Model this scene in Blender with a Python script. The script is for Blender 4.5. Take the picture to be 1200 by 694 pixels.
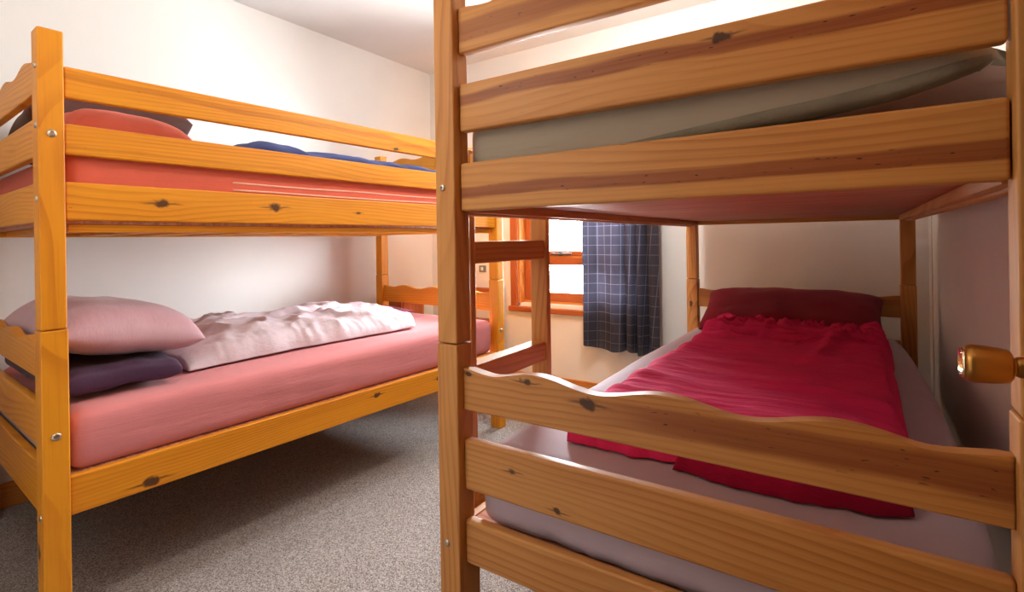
import bpy, bmesh, math, random
from mathutils import Vector, Matrix, noise

for o in list(bpy.data.objects):
    bpy.data.objects.remove(o)
SC = bpy.context.scene
COL = SC.collection
PI = math.pi
random.seed(4)

# ------------------------------------------------------------------ camera
TH, ROLL = 0.5908, 0.015                 # yaw to the left of +Y, small roll
CAM_H = 1.03
cam = bpy.data.cameras.new('camera')
cam.sensor_fit = 'HORIZONTAL'; cam.sensor_width = 36.0
cam.lens = 602.6 * 36.0 / 1200.0
cam.shift_x = (600 - 599.5) / 1200.0
cam.shift_y = -(347 - 281.5) / 1200.0
cam.clip_start = 0.02
camo = bpy.data.objects.new('camera', cam); COL.objects.link(camo)
_r = Vector((math.cos(TH), math.sin(TH), 0)); _d = Vector((-math.sin(TH), math.cos(TH), 0)); _z = Vector((0, 0, 1))
_cx = _r * math.cos(ROLL) - _z * math.sin(ROLL)
_cy = _r * math.sin(ROLL) + _z * math.cos(ROLL)
camo.matrix_world = Matrix(((_cx.x, _cy.x, -_d.x, 0), (_cx.y, _cy.y, -_d.y, 0), (_cx.z, _cy.z, -_d.z, CAM_H), (0, 0, 0, 1)))
SC.camera = camo

# ------------------------------------------------------------------ sky, lamp, exposure
world = bpy.data.worlds.new('sky'); SC.world = world
world.use_nodes = True
wn = world.node_tree.nodes; wl = world.node_tree.links
wn.clear()
wo = wn.new('ShaderNodeOutputWorld'); bg = wn.new('ShaderNodeBackground')
tc = wn.new('ShaderNodeTexCoord'); sep = wn.new('ShaderNodeSeparateXYZ'); rp = wn.new('ShaderNodeValToRGB')
wl.new(tc.outputs['Generated'], sep.inputs[0]); 
mr = wn.new('ShaderNodeMapRange'); mr.inputs['From Min'].default_value = -1; mr.inputs['From Max'].default_value = 1
wl.new(sep.outputs['Z'], mr.inputs['Value']); wl.new(mr.outputs[0], rp.inputs[0])
rp.color_ramp.elements[0].position = 0.44; rp.color_ramp.elements[0].color = (0.55, 0.56, 0.56, 1)
rp.color_ramp.elements[1].position = 0.53; rp.color_ramp.elements[1].color = (0.88, 0.95, 1.0, 1)
wl.new(rp.outputs[0], bg.inputs['Color'])
bg.inputs['Strength'].default_value = 108.0
wl.new(bg.outputs[0], wo.inputs[0])

def light(name, kind, loc, energy, color, **kw):
    l = bpy.data.lights.new(name, kind); l.energy = energy; l.color = color
    for k, v in kw.items(): setattr(l, k, v)
    o = bpy.data.objects.new(name, l); o.location = loc; COL.objects.link(o)
    return o
light('ceiling_lamp', 'POINT', (-0.80, 2.00, 2.06), 45.0, (1.0, 0.95, 0.89), shadow_soft_size=0.05)
light('fill_lamp', 'POINT', (-0.98, 0.22, 1.58), 5.2, (1.0, 0.88, 0.75), shadow_soft_size=0.15)  # soft fill added near the doorway for the bunk ends, no fixture there
pt = light('window_daylight', 'AREA', (-1.515, 3.33, 1.27), 1.0, (1, 1, 1), shape='RECTANGLE', size=1.0, size_y=1.4)
pt.rotation_euler = (-PI / 2, 0, 0)
pt.data.cycles.is_portal = True

SC.view_settings.view_transform = 'Standard'
SC.view_settings.look = 'None'
SC.view_settings.exposure = 0.0
SC.view_settings.gamma = 1.0
SC.view_settings.use_curve_mapping = False

# ------------------------------------------------------------------ materials
def nt(name):
    m = bpy.data.materials.new(name); m.use_nodes = True
    n = m.node_tree.nodes; l = m.node_tree.links
    return m, n, l, n['Principled BSDF']

class G:
    """tiny node helper"""
    def __init__(s, n, l): s.n, s.l = n, l
    def put(s, sock, v):
        if hasattr(v, 'is_linked'): s.l.new(v, sock)
        else: sock.default_value = v
    def math(s, op, a, b=0.0, c=0.0):
        q = s.n.new('ShaderNodeMath'); q.operation = op
        s.put(q.inputs[0], a); s.put(q.inputs[1], b); s.put(q.inputs[2], c)
        return q.outputs[0]
    def vmath(s, op, a, b):
        q = s.n.new('ShaderNodeVectorMath'); q.operation = op
        s.put(q.inputs[0], a); s.put(q.inputs[1], b)
        return q.outputs['Value'] if op in ('LENGTH', 'DISTANCE') else q.outputs[0]
    def noise(s, vec, scale, detail=2.0, rough=0.5, dist=0.0):
        q = s.n.new('ShaderNodeTexNoise')
        if vec is not None: s.l.new(vec, q.inputs['Vector'])
        q.inputs['Scale'].default_value = scale; q.inputs['Detail'].default_value = detail
        q.inputs['Roughness'].default_value = rough; q.inputs['Distortion'].default_value = dist
        return q.outputs[0]
    def mapr(s, v, a, b, c=0.0, d=1.0, smooth=True):
        q = s.n.new('ShaderNodeMapRange')
        if smooth: q.interpolation_type = 'SMOOTHSTEP'
        s.put(q.inputs[0], v)
        for k, x in zip((1, 2, 3, 4), (a, b, c, d)): s.put(q.inputs[k], x)
        return q.outputs[0]
    def mix(s, f, a, b, mode='MIX'):
        q = s.n.new('ShaderNodeMix'); q.data_type = 'RGBA'; q.blend_type = mode
        s.put(q.inputs[0], f); s.put(q.inputs[6], a); s.put(q.inputs[7], b)
        return q.outputs[2]
    def coord(s, which='Object'):
        return s.n.new('ShaderNodeTexCoord').outputs[which]
    def scale(s, v, k):
        return s.vmath('MULTIPLY', v, k)
    def bump(s, h, strength, dist):
        q = s.n.new('ShaderNodeBump'); q.inputs['Strength'].default_value = strength
        q.inputs['Distance'].default_value = dist; s.l.new(h, q.inputs['Height'])
        return q.outputs[0]
    def attr(s, name):
        q = s.n.new('ShaderNodeAttribute'); q.attribute_type = 'OBJECT'; q.attribute_name = name
        return q.outputs['Vector']
    def xyz(s, v):
        q = s.n.new('ShaderNodeSeparateXYZ'); s.l.new(v, q.inputs[0]); return q.outputs
    def vec(s, x, y, z):
        q = s.n.new('ShaderNodeCombineXYZ')
        for i, v in enumerate((x, y, z)): s.put(q.inputs[i], v)
        return q.outputs[0]

def wood_material(name):
    """Varnished pine: growth lines along local x, heartwood band and knots set per board."""
    m, n, l, bs = nt(name); g = G(n, l)
    co = g.coord(); oi = n.new('ShaderNodeObjectInfo')
    rnd = oi.outputs['Random']
    off = g.vec(g.math('MULTIPLY', rnd, 37.0), g.math('MULTIPLY', rnd, 11.0), g.math('MULTIPLY', rnd, 23.0))
    X, Y, Z = g.xyz(co)
    kn = []; warp = None
    for k in ('knot_a', 'knot_b', 'knot_c'):
        kx, kz, kr = g.xyz(g.attr(k))
        dx = g.math('MULTIPLY', g.math('SUBTRACT', X, kx), 0.6); dz = g.math('SUBTRACT', Z, kz)
        jig = g.math('MULTIPLY', g.math('SUBTRACT', g.noise(co, 60.0, 2.0), 0.5), 0.018)
        dd = g.math('DIVIDE', g.math('ADD', g.math('POWER', g.math('ADD', g.math('MULTIPLY', dx, dx), g.math('MULTIPLY', dz, dz)), 0.5), jig), g.math('MAXIMUM', kr, 0.0005))
        rr_ = g.math('MAXIMUM', kr, 0.0005)
        jz = g.math('MULTIPLY', g.math('SUBTRACT', g.noise(co, 28.0, 2.0), 0.5), 0.8)
        cz = g.mapr(g.math('ABSOLUTE', g.math('ADD', g.math('DIVIDE', dz, rr_), jz)), 0.26, 0.08)
        cx_ = g.mapr(g.math('ABSOLUTE', g.math('DIVIDE', dx, rr_)), 2.6, 0.9)
        kn.append(g.math('MAXIMUM', g.mapr(dd, 1.0, 0.45), g.math('MULTIPLY', g.math('MULTIPLY', cz, cx_), 0.75)))
        # grain lines bow round the knot
        w = g.math('MULTIPLY', g.math('DIVIDE', dz, g.math('ADD', g.math('MULTIPLY', dd, dd), 2.0)), -1.4)
        warp = w if warp is None else g.math('ADD', warp, w)
    lowv = g.vmath('ADD', g.scale(co, (0.9, 3.0, 5.0)), off)
    low = g.math('SUBTRACT', g.noise(lowv, 1.0, 1.5, 0.45), 0.5)
    ph = g.math('ADD', g.math('ADD', g.math('MULTIPLY', g.math('ADD', Z, warp), 62.0), g.math('MULTIPLY', Y, 20.0)), g.math('MULTIPLY', low, 13.0))
    fr = g.math('FRACT', ph)
    line = g.math('MULTIPLY', g.mapr(fr, 0.35, 0.92), g.mapr(fr, 1.0, 0.93))
    fib = g.noise(g.vmath('ADD', g.scale(co, (5.0, 160.0, 160.0)), off), 1.0, 2.0)
    blot = g.noise(g.vmath('ADD', g.scale(co, (1.6, 7.0, 7.0)), off), 1.0, 2.0)
    tone = g.attr('tone')
    dark = g.vmath('MULTIPLY', tone, (0.70, 0.54, 0.40))
    amt = g.math('MULTIPLY', line, g.mapr(blot, 0.25, 0.75, 0.15, 0.80))
    col = g.mix(amt, tone, dark)
    col = g.mix(g.mapr(fib, 0.45, 0.75, 0.0, 0.30), col, dark)
    # heartwood band
    bz, bw, bst = g.xyz(g.attr('band'))
    edge = g.math('MULTIPLY', g.math('SUBTRACT', g.noise(g.vmath('ADD', g.scale(co, (2.4, 4.0, 3.0)), off), 1.0, 3.0), 0.5), 0.045)
    frr = g.math('MULTIPLY', g.math('SUBTRACT', fib, 0.5), 0.010)
    bd = g.math('ABSOLUTE', g.math('SUBTRACT', g.math('ADD', g.math('ADD', Z, edge), frr), bz))
    bm = g.math('MULTIPLY', g.mapr(bd, bw, g.math('MULTIPLY', bw, 0.50)), bst)
    fx, fw, _f = g.xyz(g.attr('band_from'))
    bm = g.math('MULTIPLY', bm, g.mapr(X, fx, g.math('ADD', fx, fw)))
    heart = g.vmath('MULTIPLY', g.mix(g.mapr(fib, 0.40, 0.62, 0.0, 0.55), tone, dark), (0.52, 0.34, 0.34))
    col = g.mix(bm, col, heart)
    spk = g.noise(g.vmath('ADD', g.scale(co, (60.0, 60.0, 230.0)), off), 1.0, 1.0)
    col = g.mix(g.math('MULTIPLY', g.mapr(spk, 0.70, 0.78), bm), col, (0.05, 0.015, 0.008, 1))
    tint = g.noise(g.vmath('ADD', g.scale(co, (1.1, 5.0, 11.0)), off), 1.0, 3.0)
    col = g.mix(g.mapr(tint, 0.42, 0.70, 0.0, 0.42), col, g.vmath('MULTIPLY', col, (0.82, 0.68, 0.50)))
    kk = g.math('MAXIMUM', g.math('MAXIMUM', kn[0], kn[1]), kn[2])
    col = g.mix(g.math('MULTIPLY', kk, 0.92), col, (0.045, 0.016, 0.009, 1))
    # scuffs: small dents and scratches
    scf = g.noise(g.vmath('ADD', g.scale(co, (34.0, 90.0, 120.0)), off), 1.0, 1.0)
    col = g.mix(g.mapr(scf, 0.80, 0.84, 0.0, 0.5), col, (0.12, 0.045, 0.015, 1))
    l.new(col, bs.inputs['Base Color'])
    bs.inputs['Roughness'].default_value = 0.50
    bs.inputs['Specular IOR Level'].default_value = 0.35
    bs.inputs['Coat Weight'].default_value = 0.05; bs.inputs['Coat Roughness'].default_value = 0.2
    h = g.math('ADD', g.math('MULTIPLY', fib, 0.5), g.math('MULTIPLY', line, -0.5))
    l.new(g.bump(h, 0.12, 0.002), bs.inputs['Normal'])
    return m

def cloth_material(name, col, dark=0.82, rough=0.85, weave=900.0, sheen=0.15, streak=None, spec=0.2, bstr=0.35):
    m, n, l, bs = nt(name); g = G(n, l)
    co = g.coord()
    b = g.noise(co, 7.0, 3.0)
    c = g.mix(g.mapr(b, 0.3, 0.75, 0.0, 1.0), tuple(x * dark for x in col) + (1,), tuple(col) + (1,))
    l.new(c, bs.inputs['Base Color'])
    w = g.noise(co, weave, 1.0)
    f = g.noise(g.scale(co, streak or (14, 14, 14)), 1.0, 4.0, 0.6)
    l.new(g.bump(g.math('ADD', g.math('MULTIPLY', w, 0.10), f), bstr, 0.010), bs.inputs['Normal'])
    bs.inputs['Roughness'].default_value = rough
    bs.inputs['Sheen Weight'].default_value = sheen
    bs.inputs['Specular IOR Level'].default_value = spec
    return m

def plain_material(name, col, rough=0.5, metal=0.0, bump=0.0, bscale=60.0):
    m, n, l, bs = nt(name); g = G(n, l)
    co = g.coord()
    b = g.noise(co, 3.0, 3.0)
    l.new(g.mix(g.mapr(b, 0.3, 0.7, 0, 1), tuple(x * 0.955 for x in col) + (1,), tuple(col) + (1,)), bs.inputs['Base Color'])
    bs.inputs['Roughness'].default_value = rough; bs.inputs['Metallic'].default_value = metal
    if bump:
        l.new(g.bump(g.noise(co, bscale, 3.0), bump, 0.004), bs.inputs['Normal'])
    return m

WOOD = wood_material('varnished_pine')
T_LEFT = (0.76, 0.298, 0.010)
T_RIGHT = (0.60, 0.270, 0.070)
T_RED = (0.40, 0.105, 0.026)
T_SKIRT = (0.62, 0.235, 0.045)

M_WALL = plain_material('wall_paint', (0.79, 0.765, 0.735), 0.9, 0, 0.08, 90.0)
M_CEIL = plain_material('ceiling_paint', (0.78, 0.755, 0.73), 0.92, 0, 0.06, 70.0)
M_METAL = plain_material('steel_bolt', (0.55, 0.50, 0.42), 0.28, 1.0)
M_DARKMETAL = plain_material('dark_steel', (0.06, 0.06, 0.065), 0.4, 0.7)
M_WHITEPLASTIC = plain_material('white_plastic', (0.75, 0.73, 0.68), 0.4)
M_GREYPLASTIC = plain_material('grey_plastic', (0.22, 0.22, 0.21), 0.5)
M_KNOB = plain_material('aged_brass_knob', (0.46, 0.22, 0.045), 0.30, 0.85)
M_KNOBFACE = plain_material('polished_brass_cap', (0.86, 0.72, 0.45), 0.10, 1.0)

def carpet_material():
    m, n, l, bs = nt('speckled_grey_carpet'); g = G(n, l)
    co = g.coord()
    a = g.noise(co, 270.0, 2.0, 0.7); b = g.noise(co, 110.0, 2.0, 0.6); c = g.noise(co, 2.2, 3.0)
    col = g.mix(g.mapr(a, 0.38, 0.60), (0.11, 0.085, 0.075, 1), (0.54, 0.47, 0.43, 1))
    col = g.mix(g.mapr(b, 0.56, 0.70, 0.0, 0.55), col, (0.16, 0.125, 0.11, 1))
    col = g.mix(g.mapr(c, 0.3, 0.7, 0.0, 0.18), col, (0.22, 0.18, 0.16, 1))
    l.new(col, bs.inputs['Base Color'])
    l.new(g.bump(g.math('ADD', a, b), 0.9, 0.006), bs.inputs['Normal'])
    bs.inputs['Roughness'].default_value = 0.95; bs.inputs['Specular IOR Level'].default_value = 0.1
    bs.inputs['Sheen Weight'].default_value = 0.2
    return m
M_CARPET = carpet_material()

def plywood_material():
    m, n, l, bs = nt('reddish_plywood'); g = G(n, l)
    co = g.coord()
    f = g.noise(g.scale(co, (3.0, 70.0, 20.0)), 1.0, 4.0, 0.6)
    s = g.noise(g.scale(co, (9.0, 90.0, 20.0)), 1.0, 1.0)
    col = g.mix(g.mapr(f, 0.3, 0.7), (0.48, 0.175, 0.105, 1), (0.74, 0.34, 0.21, 1))
    col = g.mix(g.mapr(s, 0.76, 0.80, 0, 0.9), col, (0.09, 0.03, 0.02, 1))
    l.new(col, bs.inputs['Base Color']); bs.inputs['Roughness'].default_value = 0.6
    l.new(g.bump(f, 0.2, 0.002), bs.inputs['Normal'])
    return m
M_PLY = plywood_material()

def plaid_material():
    m, n, l, bs = nt('navy_plaid_cloth'); g = G(n, l)
    U, V, _ = g.xyz(g.coord('UV'))
    def lines(c, period, w):
        f = g.math('ABSOLUTE', g.math('SUBTRACT', g.math('FRACT', g.math('DIVIDE', c, period)), 0.5))
        return g.mapr(f, w, w * 0.4)
    lu = lines(U, 0.062, 0.055); lv = lines(V, 0.060, 0.050)
    lu2 = lines(g.math('ADD', U, 0.031), 0.124, 0.14); lv2 = lines(g.math('ADD', V, 0.03), 0.12, 0.14)
    base = g.mix(g.math('MULTIPLY', lu2, 0.35), (0.078, 0.073, 0.096, 1), (0.055, 0.052, 0.074, 1))
    base = g.mix(g.math('MULTIPLY', lv2, 0.25), base, (0.060, 0.058, 0.088, 1))
    col = g.mix(g.math('MULTIPLY', g.math('MAXIMUM', lu, lv), 0.50), base, (0.34, 0.33, 0.40, 1))
    wv = g.noise(g.coord('UV'), 1500.0, 1.0)
    col = g.mix(g.mapr(wv, 0.35, 0.7, 0, 0.25), col, (0.12, 0.12, 0.17, 1))
    l.new(col, bs.inputs['Base Color']); bs.inputs['Roughness'].default_value = 0.9
    bs.inputs['Specular IOR Level'].default_value = 0.1
    tr = n.new('ShaderNodeBsdfTranslucent'); l.new(col, tr.inputs['Color'])
    mx = n.new('ShaderNodeMixShader'); mx.inputs[0].default_value = 0.06
    l.new(bs.outputs[0], mx.inputs[1]); l.new(tr.outputs[0], mx.inputs[2])
    l.new(mx.outputs[0], n['Material Output'].inputs[0])
    return m
M_PLAID = plaid_material()

def glass_material():
    m, n, l, bs = nt('window_glass'); n.remove(bs)
    t = n.new('ShaderNodeBsdfTransparent'); t.inputs[0].default_value = (0.96, 0.97, 0.97, 1)
    gl = n.new('ShaderNodeBsdfGlossy'); gl.inputs['Roughness'].default_value = 0.02
    fr = n.new('ShaderNodeFresnel'); fr.inputs[0].default_value = 1.45
    mx = n.new('ShaderNodeMixShader')
    l.new(fr.outputs[0], mx.inputs[0]); l.new(t.outputs[0], mx.inputs[1]); l.new(gl.outputs[0], mx.inputs[2])
    l.new(mx.outputs[0], n['Material Output'].inputs[0])
    return m
M_GLASS = glass_material()

M_PINK = cloth_material('salmon_pink_sheet', (0.68, 0.235, 0.245), 0.93, 0.8, 900, 0.12, (3, 3, 26))
M_CORAL = cloth_material('coral_sheet', (0.70, 0.140, 0.085), 0.92, 0.8, 900, 0.1, (3, 3, 22))
M_PIPING = cloth_material('pale_coral_piping', (0.85, 0.45, 0.33), 0.95)
M_LAVENDER = cloth_material('pale_lavender_sheet', (0.57, 0.45, 0.50), 0.94, 0.8, 900, 0.12, (5, 5, 12))
M_LILAC = cloth_material('lilac_satin', (0.58, 0.345, 0.405), 0.94, 0.5, 900, 0.25, (6, 18, 6), 0.45)
M_PURPLE = cloth_material('dark_purple_cotton', (0.060, 0.020, 0.066), 0.8, 0.65, 900, 0.1, (8, 14, 8), 0.4)
M_DUVET = cloth_material('pale_lilac_duvet_cover', (0.68, 0.58, 0.63), 0.95, 0.75, 900, 0.1, (22, 9, 16), 0.2, 0.6)
M_CRIMSON = cloth_material('crimson_duvet_cover', (0.80, 0.036, 0.145), 0.88, 0.85, 900, 0.0, (8, 40, 8), 0.08, 0.75)
M_CRIMSON_D = cloth_material('dark_crimson_pillowcase', (0.26, 0.010, 0.026), 0.8, 0.85, 900, 0.08, (12, 12, 12))
M_BROWN = cloth_material('dark_brown_pillowcase', (0.085, 0.022, 0.014), 0.8, 0.6, 900, 0.1, (10, 10, 10), 0.4)
M_BLUE = cloth_material('blue_blanket_cloth', (0.035, 0.060, 0.24), 0.75, 0.85, 900, 0.1, (12, 12, 12))
M_BEIGE = cloth_material('grey_beige_mattress_cover', (0.36, 0.30, 0.225), 0.95, 0.8, 900, 0.1, (2, 6, 22))
M_TICKING = cloth_material('grey_green_mattress_border', (0.27, 0.235, 0.165), 0.65, 0.9, 420, 0.1, (80, 80, 80))

# ------------------------------------------------------------------ object helpers
WM = {}                                    # world matrix of every object, kept by hand

def put(o, M, parent=None):
    COL.objects.link(o)
    if parent is not None:
        o.parent = parent
        o.matrix_parent_inverse = WM[parent].inverted()
    o.matrix_basis = M
    WM[o] = M.copy()
    return o

def tag(o, label=None, cat=None, group=None, kind=None):
    if label: o['label'] = label
    if cat: o['category'] = cat
    if group: o['group'] = group
    if kind: o['kind'] = kind
    return o

def empty(name, M):
    o = bpy.data.objects.new(name, None); o.empty_display_size = 0.1
    return put(o, M)

def mesh_obj(name, bm, mat, M=Matrix(), parent=None, smooth=False, angle=None):
    bmesh.ops.recalc_face_normals(bm, faces=bm.faces[:])
    me = bpy.data.meshes.new(name); bm.to_mesh(me); bm.free()
    for x in (mat if isinstance(mat, (list, tuple)) else [mat]): me.materials.append(x)
    if smooth:
        for p in me.polygons: p.use_smooth = True
    if angle is not None:
        me.set_sharp_from_angle(angle=1.2 if angle == 0.5 else angle)
    o = bpy.data.objects.new(name, me)
    if angle == 0.5:
        o.modifiers.new('weighted', 'WEIGHTED_NORMAL').keep_sharp = True
    return put(o, M, parent)

def box_bm(sx, sy, sz, bev=0.0, seg=2):
    bm = bmesh.new()
    bmesh.ops.create_cube(bm, size=1.0)
    for v in bm.verts: v.co = Vector((v.co.x * sx, v.co.y * sy, v.co.z * sz))
    if bev:
        bmesh.ops.bevel(bm, geom=bm.edges[:], offset=bev, segments=seg, affect='EDGES', profile=0.5)
    return bm

T = Matrix.Translation
def box(name, mat, lo, hi, parent=None, B=Matrix(), bev=0.0):
    c = [(a + b) / 2 for a, b in zip(lo, hi)]; s = [b - a for a, b in zip(lo, hi)]
    return mesh_obj(name, box_bm(*s, bev), mat, B @ T(c), parent, smooth=bool(bev), angle=0.6 if bev else None)

def timber(name, lo, hi, axis, B, parent, tone, bev=0.005, band=(0, 0, 0), knots=(), mat=None):
    """A length of timber: local x runs along its length, local z across its face."""
    c = [(a + b) / 2 for a, b in zip(lo, hi)]; s = [b - a for a, b in zip(lo, hi)]
    if axis == 'x': R = Matrix(); d = (s[0], s[1], s[2])
    elif axis == 'y': R = Matrix.Rotation(PI / 2, 4, 'Z'); d = (s[1], s[0], s[2])
    else: R = Matrix.Rotation(-PI / 2, 4, 'Y'); d = (s[2], s[1], s[0])      # local z -> -x
    o = mesh_obj(name, box_bm(*d, bev), mat or WOOD, B @ T(c) @ R, parent, smooth=True, angle=0.5)
    o['tone'] = tone; o['band'] = tuple(float(x) for x in band[:3]); o['band_from'] = (float(band[3]) if len(band) > 3 else -9.0, 0.25, 0.0)
    for i, k in enumerate(('knot_a', 'knot_b', 'knot_c')):
        o[k] = tuple(float(x) for x in (knots[i] if i < len(knots) else (9.0, 9.0, 0.001)))
    return o

def wave_board(name, lo, hi, B, parent, tone, band=(0, 0, 0), knots=(), amp=0.009, flip=False, period=None):
    """End board along x with a wavy top edge (three humps)."""
    L = hi[0] - lo[0]; th = hi[1] - lo[1]; h = hi[2] - lo[2]
    P = period or L / 3.45
    N = 64
    pts = [(-L / 2, -h / 2), (L / 2, -h / 2)]
    for i in range(N + 1):
        x = L / 2 - L * i / N
        e = min(1.0, (L / 2 - abs(x)) / (0.10 * L))
        w = math.cos(2 * PI * x / P)
        pts.append((x, h / 2 - amp + amp * (w * e + 0.15 * (1 - e))))
    bm = bmesh.new()
    a = [bm.verts.new((x, -th / 2, z)) for x, z in pts]
    b = [bm.verts.new((x, th / 2, z)) for x, z in pts]
    fa = bm.faces.new(a); fb = bm.faces.new(b[::-1])
    n = len(pts)
    for i in range(n): bm.faces.new((a[i], a[(i + 1) % n], b[(i + 1) % n], b[i]))
    ed = [e for e in bm.edges if (e.verts[0].co.y * e.verts[1].co.y) > 0]
    bmesh.ops.bevel(bm, geom=ed, offset=0.004, segments=2, affect='EDGES', profile=0.5)
    bmesh.ops.triangulate(bm, faces=[f for f in bm.faces if len(f.verts) > 4])
    c = [(p + q) / 2 for p, q in zip(lo, hi)]
    o = mesh_obj(name, bm, WOOD, B @ T(c), parent, smooth=True, angle=0.5)
    o['tone'] = tone; o['band'] = tuple(float(x) for x in band[:3]); o['band_from'] = (float(band[3]) if len(band) > 3 else -9.0, 0.25, 0.0)
    for i, k in enumerate(('knot_a', 'knot_b', 'knot_c')):
        o[k] = tuple(float(x) for x in (knots[i] if i < len(knots) else (9.0, 9.0, 0.001)))
    return o

def bolt(parent, p, direction, r, B):
    """Domed bolt head with a washer rim and a hex recess, its face turned along `direction`."""
    prof = [(0, 0.0), (1.0, 0.0), (1.0, 0.18), (0.86, 0.36), (0.55, 0.46), (0.42, 0.47), (0.40, 0.15), (0, 0.15)]
    bm = bmesh.new(); S = 14; rings = []
    for q, (rr, z) in enumerate(prof):
        if rr == 0: rings.append([bm.verts.new((0, 0, z * r))])
        else: rings.append([bm.verts.new((rr * r * math.cos(2 * PI * k / S), rr * r * math.sin(2 * PI * k / S), z * r)) for k in range(S)])
    for a, b in zip(rings, rings[1:]):
        for k in range(S):
            if len(a) == 1: bm.faces.new((a[0], b[k], b[(k + 1) % S]))
            elif len(b) == 1: bm.faces.new((a[k], a[(k + 1) % S], b[0]))
            else: bm.faces.new((a[k], a[(k + 1) % S], b[(k + 1) % S], b[k]))
    R = Vector(direction).to_track_quat('Z', 'Y').to_matrix().to_4x4()
    return mesh_obj('bolt', bm, M_METAL, B @ T(p) @ R, parent, smooth=True, angle=0.7)

def fbm(p, o=3):
    return noise.fractal(p, 1.0, 2.0, o)

def ridged(p):
    return 1.0 - abs(noise.noise(p)) * 2.0

def cushion_bm(half, r, seg, disp=None):
    """Rounded box with evenly spaced faces; disp(p, n) returns the moved point."""
    hx, hy, hz = half
    n = [max(2, int(round(2 * h / seg))) for h in half]
    bm = bmesh.new(); V = {}
    def vert(i, j, k):
        key = (i, j, k)
        if key not in V:
            p = Vector((-hx + 2 * hx * i / n[0], -hy + 2 * hy * j / n[1], -hz + 2 * hz * k / n[2]))
            c = Vector((max(-hx + r, min(hx - r, p.x)), max(-hy + r, min(hy - r, p.y)), max(-hz + r, min(hz - r, p.z))))
            d = p - c
            nn = d.normalized() if d.length > 1e-6 else Vector((0, 0, 1))
            q = c + nn * r if d.length > 1e-6 else p
            V[key] = bm.verts.new(disp(q, nn) if disp else q)
        return V[key]
    for i in range(n[0]):
        for j in range(n[1]):
            bm.faces.new((vert(i, j, 0), vert(i, j + 1, 0), vert(i + 1, j + 1, 0), vert(i + 1, j, 0)))
            bm.faces.new((vert(i, j, n[2]), vert(i + 1, j, n[2]), vert(i + 1, j + 1, n[2]), vert(i, j + 1, n[2])))
    for i in range(n[0]):
        for k in range(n[2]):
            bm.faces.new((vert(i, 0, k), vert(i + 1, 0, k), vert(i + 1, 0, k + 1), vert(i, 0, k + 1)))
            bm.faces.new((vert(i, n[1], k), vert(i, n[1], k + 1), vert(i + 1, n[1], k + 1), vert(i + 1, n[1], k)))
    for j in range(n[1]):
        for k in range(n[2]):
            bm.faces.new((vert(0, j, k), vert(0, j, k + 1), vert(0, j + 1, k + 1), vert(0, j + 1, k)))
            bm.faces.new((vert(n[0], j, k), vert(n[0], j + 1, k), vert(n[0], j + 1, k + 1), vert(n[0], j, k + 1)))
    return bm

def pillow_bm(hx, hy, top, bot, N=40, seed=0.0, wr=0.006, sag=0.0, pw_=0.55):
    """Pillow in its own xy plane: pinched seam all round, puffed centre, pointed corners."""
    bm = bmesh.new(); g = {}
    def shape(s, t):
        cs = 1 - 0.075 * (1 - t * t) * abs(s) ** 3; ct = 1 - 0.085 * (1 - s * s) * abs(t) ** 3
        k = 1 - 0.045 * (s * t) ** 4
        x, y = hx * s * cs * k, hy * t * ct * k
        f = (max(0.0, 1 - s ** 4) ** pw_) * (max(0.0, 1 - t ** 4) ** pw_)
        return x, y, f
    for side in (1, -1):
        for i in range(N + 1):
            for j in range(N + 1):
                s, t = math.sin(PI / 2 * (2 * i / N - 1)), math.sin(PI / 2 * (2 * j / N - 1))
                x, y, f = shape(s, t)
                edge = i in (0, N) or j in (0, N)
                if edge and side == -1: g[(side, i, j)] = g[(1, i, j)]; continue
                z = (top if side == 1 else -bot) * f
                m = max(abs(s), abs(t))
                # radial puckers near the seam, soft dents in the middle
                ang = math.atan2(y, x)
                pk = noise.noise(Vector((ang * 5.0, seed, side))) * 0.010 * (m ** 4) * f ** 0.5
                z += pk + wr * fbm(Vector((x * 7 + seed, y * 7, side * 3.0))) * f
                z -= sag * (x / hx) ** 2
                g[(side, i, j)] = bm.verts.new((x, y, z))
    for side in (1, -1):
        for i in range(N):
            for j in range(N):
                q = [g[(side, i, j)], g[(side, i + 1, j)], g[(side, i + 1, j + 1)], g[(side, i, j + 1)]]
                try: bm.faces.new(q if side == 1 else q[::-1])
                except ValueError: pass
    return bm

def sheet_bm(nu, nv, fn, closed_bottom=None):
    """Closed slab from fn(s, t, side) with s, t in 0..1; side 1 top, 0 bottom; rim welded by a wall."""
    bm = bmesh.new()
    top = [[bm.verts.new(fn(i / nu, j / nv, 1)) for j in range(nv + 1)] for i in range(nu + 1)]
    bot = [[bm.verts.new(fn(i / nu, j / nv, 0)) for j in range(nv + 1)] for i in range(nu + 1)]
    for i in range(nu):
        for j in range(nv):
            bm.faces.new((top[i][j], top[i + 1][j], top[i + 1][j + 1], top[i][j + 1]))
            bm.faces.new((bot[i][j], bot[i][j + 1], bot[i + 1][j + 1], bot[i + 1][j]))
    for i in range(nu):
        bm.faces.new((top[i][0], bot[i][0], bot[i + 1][0], top[i + 1][0]))
        bm.faces.new((top[i][nv], top[i + 1][nv], bot[i + 1][nv], bot[i][nv]))
    for j in range(nv):
        bm.faces.new((top[0][j], top[0][j + 1], bot[0][j + 1], bot[0][j]))
        bm.faces.new((top[nu][j], bot[nu][j], bot[nu][j + 1], top[nu][j + 1]))
    return bm

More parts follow.
